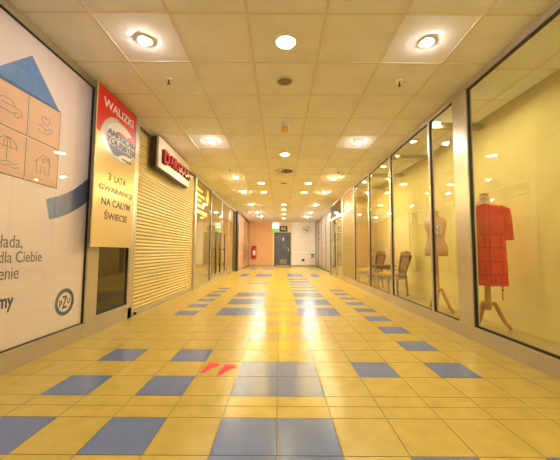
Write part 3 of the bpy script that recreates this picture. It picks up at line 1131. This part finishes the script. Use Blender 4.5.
w.box(-0.43, -0.32, YB - 0.034, YB - 0.03, 2.18, 2.21)
rel(w.build('pictogram', mat('pictogram_pale', (0.45, 0.80, 0.40), 0.4), gs), gs)
wc = empty('toilet_sign', (0.21, YB, 2.10), 'dark toilet sign above the door in the end wall', 'sign')
w = MB()
w.box(-0.03, 0.46, YB - 0.03, YB, 2.10, 2.46, 0.004)
rel(w.build('sign_panel', mat('sign_olive', (0.07, 0.07, 0.05), 0.4), wc), wc)
for ch_, u0, u1 in (('W', 0.06, 0.225), ('C', 0.24, 0.37)):
    rel(text_mesh('letter', ch_, (u0, 2.20, u1, 2.37), B_side(YB - 0.03), 0, 0.004, M_WHITE, wc, 0.02), wc)

# white printed panel, clock, wall box
w = MB()
w.box(0.74, XRF - 0.02, YB - 0.012, YB, 0.09, H - 0.005)
mural = tag(w.build('wall_panel', mat('panel_white', (0.93, 0.93, 0.97), 0.4, var=0.015, scale=1.0)), 'tall white printed panel on the end wall right of the door', 'panel')
w = MB()
for z, a, b in ((1.75, 1.1, 1.9), (1.55, 1.0, 2.0), (1.42, 1.0, 1.9), (1.28, 0.95, 2.0), (1.12, 1.0, 1.95), (0.98, 0.95, 2.0), (0.72, 0.76, 2.15)):
    w.box(a, b, YB - 0.0135, YB - 0.012, z - 0.008, z + 0.008)
w.build('printed_lines', mat('pale_ink', (0.70, 0.66, 0.64), 0.5), mural)
ck = empty('wall_clock', (1.62, YB - 0.012, 2.22), 'pale wall clock with dark hands on the white panel', 'clock')
w = MB()
w.lathe([(0.29, 0), (0.29, -0.025), (0.27, -0.03), (0.265, -0.02), (0.003, -0.02)], (0, 0, 0), 36, 'y')
w.build('clock_face', mat('clock_white', (0.86, 0.84, 0.83), 0.4), ck)
w = MB()
for a, ln in ((112, 0.20), (35, 0.16)):
    ca, sa = math.cos(math.radians(a)), math.sin(math.radians(a))
w.strip([(0.10, 0.20), (0.08, -0.06)], 0.035, B_side(0), 0.022, 0.026)
w.strip([(-0.20, 0.10), (0.08, -0.08)], 0.035, B_side(0), 0.026, 0.030)
w.build('clock_hands', mat('clock_hand', (0.12, 0.12, 0.14), 0.5), ck)
for i in range(12):
    a = 2 * PI * i / 12
    w = MB()
    w.strip([(0.215 * math.cos(a), 0.215 * math.sin(a)), (0.245 * math.cos(a), 0.245 * math.sin(a))], 0.016, B_side(0), 0.021, 0.024)
    w.build('hour_mark', mat('clock_marks', (0.45, 0.44, 0.44), 0.5), ck)
bxo = empty('wall_socket', (1.42, YB - 0.012, 0.38), 'small dark socket box low on the white panel', 'socket')
w = MB()
w.box(-0.08, 0.08, -0.05, 0, -0.07, 0.07, 0.006)
w.build('socket_body', M_DARKM, bxo)
w = MB()
w.lathe([(0.035, -0.05), (0.035, -0.056), (0.02, -0.057)], (0, 0, 0), 16, 'y')
w.build('socket_insert', M_BLACK, bxo)

# plant stand and plant
ps = empty('plant_stand', (1.90, 17.6, 0.0), 'thin pale plant stand against the right end of the corridor', 'stand')
w = MB()
w.lathe([(0.16, 0.55), (0.16, 0.575)], (0, 0, 0), 20)
w.build('stand_top', mat('stand_wood', (0.55, 0.42, 0.22), 0.5), ps)
for a in (0.5, 2.6, 4.7):
    w = MB()
    w.tube([(0.15 * math.cos(a), 0.15 * math.sin(a), 0), (0.10 * math.cos(a), 0.10 * math.sin(a), 0.56)], 0.014, 8)
    w.build('leg', mat('stand_wood', None), ps)
pp = empty('potted_plant', (1.90, 17.6, 0.576), 'small dark leafed plant in a pot on the plant stand', 'plant')
w = MB()
w.lathe([(0.07, 0), (0.10, 0.13), (0.105, 0.14), (0.09, 0.13), (0.01, 0.12)], (0, 0, 0), 20)
w.build('pot', mat('pot_tan', (0.48, 0.36, 0.18), 0.5), pp)
w = MB()
for i in range(22):
    a = random.uniform(0, 2 * PI)
    ln = random.uniform(0.10, 0.24)
    p0 = Vector((0.02 * math.cos(a), 0.02 * math.sin(a), 0.12))
    d_ = Vector((math.cos(a), math.sin(a), 0))
    s_ = Vector((-math.sin(a), math.cos(a), 0))
    prev = None
    pts = []
    for t_ in (0, 0.35, 0.7, 1.0):
        c = p0 + d_ * ln * t_ + Vector((0, 0, 0.26 * t_ - 0.22 * t_ * t_))
        wd = 0.028 * math.sin(PI * min(0.95, 0.1 + t_ * 0.85))
        pts.append((c - s_ * wd, c + s_ * wd, c + Vector((0, 0, 0.004))))
    w.loft([[a_, b_, c_2] for a_, b_, c_2 in pts], True, True)
w.build('leaves', mat('leaf_dark', (0.06, 0.09, 0.03), 0.5), pp)
# green mat
w = MB()
w.box(1.50, 2.17, 15.2, 17.0, 0.0, 0.012, 0.004)
tag(w.build('floor_mat', mat('green_mat', (0.22, 0.30, 0.14), 0.95, bump=0.3, bscale=300)), 'green doormat on the floor before the silvery panels', 'mat')

# ------------------------------------------------------------------ footprint stickers
fp0 = None
for (x, y, lab) in ((-0.522, 2.395, 'left pink footprint sticker on the cream tiles'), (-0.392, 2.355, 'right pink footprint sticker on the cream tiles')):
    if fp0 is None:
        fp0 = empty('footprint_sticker', (x, y, 0.0), lab, 'sticker', 'pink footprints on the floor')
        w = MB()
        out = [(-0.058, -0.085), (-0.045, -0.098), (-0.028, -0.088), (-0.014, -0.055), (0.004, -0.005), (0.026, 0.022), (0.052, 0.034), (0.056, 0.058), (0.046, 0.078), (0.018, 0.090), (-0.012, 0.094), (-0.034, 0.082), (-0.045, 0.050), (-0.050, 0.0), (-0.060, -0.05)]
        w.prism(out, lambda u, v, d: (u, v, d), 0.0, 0.0012)
        w.build('sole', mat('pink_film', (0.85, 0.06, 0.09), 0.6, spec=0.2), fp0)
        for tx, ty, r in ((-0.030, 0.108, 0.013), (-0.004, 0.112, 0.010), (0.018, 0.108, 0.009), (0.038, 0.099, 0.008), (0.056, 0.086, 0.007)):
            w = MB()
            w.prism(arc(tx, ty, r, 0, 360, 12)[:-1], lambda u, v, d: (u, v, d), 0.0, 0.0012)
            w.build('toe', mat('pink_film'), fp0)
    else:
        dup(fp0, (x, y, 0.0), lab)

# ------------------------------------------------------------------ display: dress on a form
M_WOOD = mat('beech_wood', (0.52, 0.27, 0.065), 0.4, var=0.15, scale=14)
M_WOODD = mat('walnut_wood', (0.08, 0.042, 0.012), 0.4, var=0.2, scale=14)
M_LINEN = mat('linen_torso', (0.72, 0.50, 0.36), 0.85, var=0.05, scale=40, bump=0.15, bscale=250)


def ring(cx, cy_, z, rx, ry, n=28, rot=0.0, sq=2.0):
    out = []
    for k in range(n):
        a = 2 * PI * k / n
        c, s_ = math.cos(a), math.sin(a)
        c = math.copysign(abs(c) ** (2 / sq), c) * rx
        s_ = math.copysign(abs(s_) ** (2 / sq), s_) * ry
        out.append((cx + c * math.cos(rot) - s_ * math.sin(rot), cy_ + c * math.sin(rot) + s_ * math.cos(rot), z))
    return out


def mannequin(loc, feet, label, z0, ztop, rz, mw, torso_bottom, k=1.0, kx=1.0):
    """dress form: pole, tripod legs, torso, neck cap"""
    o = empty('dress_form', loc, label, 'mannequin', None, None, rz)
    w = MB()
    w.lathe([(0.030, z0 - 0.05), (0.040, z0), (0.032, z0 + 0.06), (0.028, torso_bottom - 0.06), (0.03, torso_bottom - 0.02), (0.03, torso_bottom + 0.05)], (0, 0, 0), 16)
    w.build('pole', mw, o)
    for fx, fy in feet:
        w = MB()
        d_ = Vector((fx, fy, 0))
        pts = [d_ * 0.06 + Vector((0, 0, z0 + 0.02)), d_ * 0.32 + Vector((0, 0, z0 + 0.015)), d_ * 0.55 + Vector((0, 0, z0 * 0.66)), d_ * 0.78 + Vector((0, 0, z0 * 0.30)), d_ * 0.93 + Vector((0, 0, 0.055)), d_ * 1.0 + Vector((0, 0, 0.022)), d_ * 1.07 + Vector((0, 0, 0.022))]
        w.tube(pts, [0.020, 0.024, 0.024, 0.021, 0.020, 0.020, 0.012], 10)
        w.build('leg', mw, o)
    zs = torso_bottom
    hgt = ztop - zs
    prof = [(0.0, 0.150, 0.100), (0.10, 0.165, 0.112), (0.22, 0.160, 0.108), (0.38, 0.115, 0.085), (0.52, 0.130, 0.100), (0.64, 0.150, 0.118), (0.76, 0.158, 0.098), (0.83, 0.150, 0.078), (0.875, 0.10, 0.062), (0.90, 0.055, 0.050), (0.93, 0.050, 0.048), (0.985, 0.048, 0.047)]
    w = MB()
    w.loft([ring(0, 0, zs + t_ * hgt, a * k * kx, b * k) for t_, a, b in prof])
    w.build('torso', M_LINEN, o)
    w = MB()
    w.lathe([(0.046, zs + hgt * 0.985), (0.046, ztop + 0.006), (0.02, ztop + 0.02), (0.004, ztop + 0.022)], (0, 0, 0), 18)
    w.build('neck_cap', mw, o)
    return o


DX, DY = 2.375, 3.50
form1 = mannequin((DX, DY, 0), ((0.225, 0.205), (-0.108, 0.135), (-0.129, 0.237)), 'dress form on a light wooden tripod wearing the red dress', 0.30, 1.57, -0.5, M_WOOD, 0.80)
# the dress: front turned to the window
dress = empty('dress', (DX, DY, 0.50), 'red knee length dress with a grid of seams on the nearer dress form', 'dress', None, None, -0.5)


def uv_loft(w, rings, u0=0, du=1.0):
    uvl = w.bm.loops.layers.uv.verify()
    vs_ = [[w.bm.verts.new(p) for p in r] for r in rings]
    n = len(rings[0])
    for i in range(len(rings) - 1):
        za, zb = rings[i][0][2], rings[i + 1][0][2]
        for k_ in range(n):
            j = (k_ + 1) % n
            fc = w.bm.faces.new((vs_[i][k_], vs_[i][j], vs_[i + 1][j], vs_[i + 1][k_]))
            fc.smooth = True
            for lp, (uu, vv) in zip(fc.loops, ((k_ / n * du, za), ((k_ + 1) / n * du, za), ((k_ + 1) / n * du, zb), (k_ / n * du, zb))):
                lp[uvl].uv = (u0 + uu, vv)


w = MB()
dp = [(0.03, 0.200, 0.150), (0.12, 0.200, 0.148), (0.30, 0.197, 0.144), (0.50, 0.192, 0.138), (0.62, 0.188, 0.134)]
uv_loft(w, [[(x + 0.006 * math.sin(9 * math.atan2(y, x)), y + 0.006 * math.cos(7 * math.atan2(y, x)), z) for x, y, z in ring(0, 0, z, a, b, 40)] for z, a, b in dp], 0, 1.1)
w.build('skirt', dress_mat(), dress)
M_REDY = mat('red_yoke_cloth', (0.62, 0.018, 0.018), 0.6, var=0.1, scale=20)
w = MB()
w.loft([ring(0, 0, z, a, b, 40) for z, a, b in ((0.615, 0.189, 0.135), (0.75, 0.187, 0.132), (0.84, 0.188, 0.120), (0.895, 0.185, 0.098), (0.935, 0.145, 0.082), (0.958, 0.085, 0.070))], False)
w.build('bodice', M_REDY, dress)
for sx in (-1, 1):
    w = MB()
    pts = [(sx * 0.13, 0, 0.89), (sx * 0.185, 0, 0.86), (sx * 0.198, -0.005, 0.76), (sx * 0.205, -0.01, 0.66), (sx * 0.208, -0.015, 0.54)]
    w.tube(pts, [0.062, 0.068, 0.058, 0.054, 0.056], 16, False)
    w.build('sleeve', M_REDY, dress)
w = MB()
w.tube([(0.118, -0.128, 0.20), (0.12, -0.132, 0.05), (0.122, -0.132, -0.02), (0.122, -0.132, -0.12)], 0.005, 6)
for i in range(6):
    w.lathe([(0.004, -0.012), (0.011, 0), (0.004, 0.012)], (0.128, -0.130, 0.17 - i * 0.035), 8)
w.build('beaded_tie', mat('red_tie', (0.50, 0.03, 0.03), 0.5), dress)

# second form with a bare torso
form2 = mannequin((2.42, 4.70, 0), ((0.199, -0.176), (-0.112, 0.247), (-0.003, -0.287)), 'bare linen dress form with a white tag behind the narrow window', 0.32, 1.52, -0.5, M_WOOD, 0.84, 1.0, 1.0)
tagc = empty('chest_card', (0, 0, 0), 'white card marked with an N pinned on the bare dress form', 'card')
NC, NS = math.cos(-0.5), math.sin(-0.5)


def CH(u, v, d):
    # plane in front of the chest, turned with the form
    lx, ly = u, -0.125 - d
    return (2.42 + lx * NC - ly * NS, 4.70 + lx * NS + ly * NC, v)


w = MB()
w.prism([(-0.05, 1.17), (0.09, 1.17), (0.09, 1.31), (-0.05, 1.31)], CH, 0.0, 0.003)
w.build('card_sheet', mat('card_white', (0.80, 0.76, 0.76), 0.5), tagc)
w = MB()
w.strip([(-0.005, 1.19), (-0.005, 1.285), (0.06, 1.195), (0.06, 1.29)], 0.016, CH, 0.003, 0.005)
w.build('letter', M_GREYT, tagc)

# ------------------------------------------------------------------ chairs and side table
M_SEAT = mat('tan_upholstery', (0.46, 0.31, 0.11), 0.8, var=0.1, scale=30)
M_CANE = mat('cane_weave', (0.40, 0.29, 0.10), 0.6, var=0.3, scale=60, bump=0.4, bscale=120)


def chair(loc, rz, label):
    """local: faces +y, back at y = -0.2"""
    o = empty('dining_chair', loc, label, 'chair', 'chairs in the display window', None, rz)
    for sx in (-1, 1):
        w = MB()
        w.tube([(sx * 0.205, 0.20, 0.40), (sx * 0.212, 0.212, 0.34), (sx * 0.202, 0.205, 0.18), (sx * 0.20, 0.20, 0.03), (sx * 0.203, 0.212, 0.0)], [0.026, 0.027, 0.018, 0.013, 0.017], 10)
        w.build('leg', M_WOODD, o)
        w = MB()
        w.tube([(sx * 0.185, -0.20, 0.42), (sx * 0.185, -0.205, 0.25), (sx * 0.19, -0.225, 0.0)], [0.024, 0.021, 0.018], 10)
        w.build('leg', M_WOODD, o)
    w = MB()
    fr = [(-0.205, 0.215), (0.205, 0.215), (0.225, 0.17), (0.20, -0.19), (0.17, -0.215), (-0.17, -0.215), (-0.20, -0.19), (-0.225, 0.17)]
    w.prism(fr, lambda u, v, d: (u, v, d), 0.345, 0.42)
    w.build('seat_frame', M_WOODD, o)
    w = MB()
    rings = []
    for z, s_ in ((0.42, 0.95), (0.45, 0.97), (0.475, 0.90), (0.49, 0.70), (0.495, 0.3)):
        rings.append([(u * s_, v * s_, z) for u, v in fr])
    w.loft(rings)
    w.build('seat_cushion', M_SEAT, o)
    # shaped back frame, leaning back
    lean = lambda u, z: (u, -0.205 - (z - 0.42) * 0.20, 0.42 + (z - 0.42) * 0.80)
    path = [(-0.125, 0.50), (-0.150, 0.60), (-0.172, 0.72), (-0.185, 0.83), (-0.195, 0.895), (-0.175, 0.918), (-0.12, 0.905), (-0.05, 0.915), (0.0, 0.93), (0.05, 0.915), (0.12, 0.905), (0.175, 0.918), (0.195, 0.895), (0.185, 0.83), (0.172, 0.72), (0.150, 0.60), (0.125, 0.50), (0.07, 0.51), (0, 0.525), (-0.07, 0.51), (-0.125, 0.50)]
    w = MB()
    w.tube([lean(u, z) for u, z in path], 0.023, 8)
    for sx in (-1, 1):
        w.tube([(sx * 0.16, -0.20, 0.38), lean(sx * 0.128, 0.51)], 0.022, 8)
    w.build('back_frame', M_WOODD, o)
    w = MB()
    w.prism(path[:-1], lambda u, v, d: (lean(u, v)[0], lean(u, v)[1] + d, v), -0.004, 0.004)
    w.build('cane_panel', M_CANE, o)
    return o


ch1 = chair((2.335, 6.33, 0), 0.70, 'cane backed wooden chair nearer the dress forms, right of the small table')
dup(ch1, (2.33, 7.80, 0), 'cane backed wooden chair farther from the dress forms, beyond the small table', 0.70)
tb = empty('side_table', (2.40, 7.10, 0), 'small dark wooden table between the two cane backed chairs', 'table')
w = MB()
w.box(-0.24, 0.24, -0.24, 0.24, 0.575, 0.60, 0.006)
w.build('tabletop', M_WOODD, tb)
w = MB()
w.box(-0.21, 0.21, -0.21, 0.21, 0.51, 0.575)
w.build('apron', M_WOODD, tb)
for sx in (-1, 1):
    for sy in (-1, 1):
        w = MB()
        w.tube([(sx * 0.19, sy * 0.19, 0.51), (sx * 0.185, sy * 0.185, 0.25), (sx * 0.19, sy * 0.19, 0.0)], [0.022, 0.016, 0.012], 8)
        w.build('leg', M_WOODD, tb)
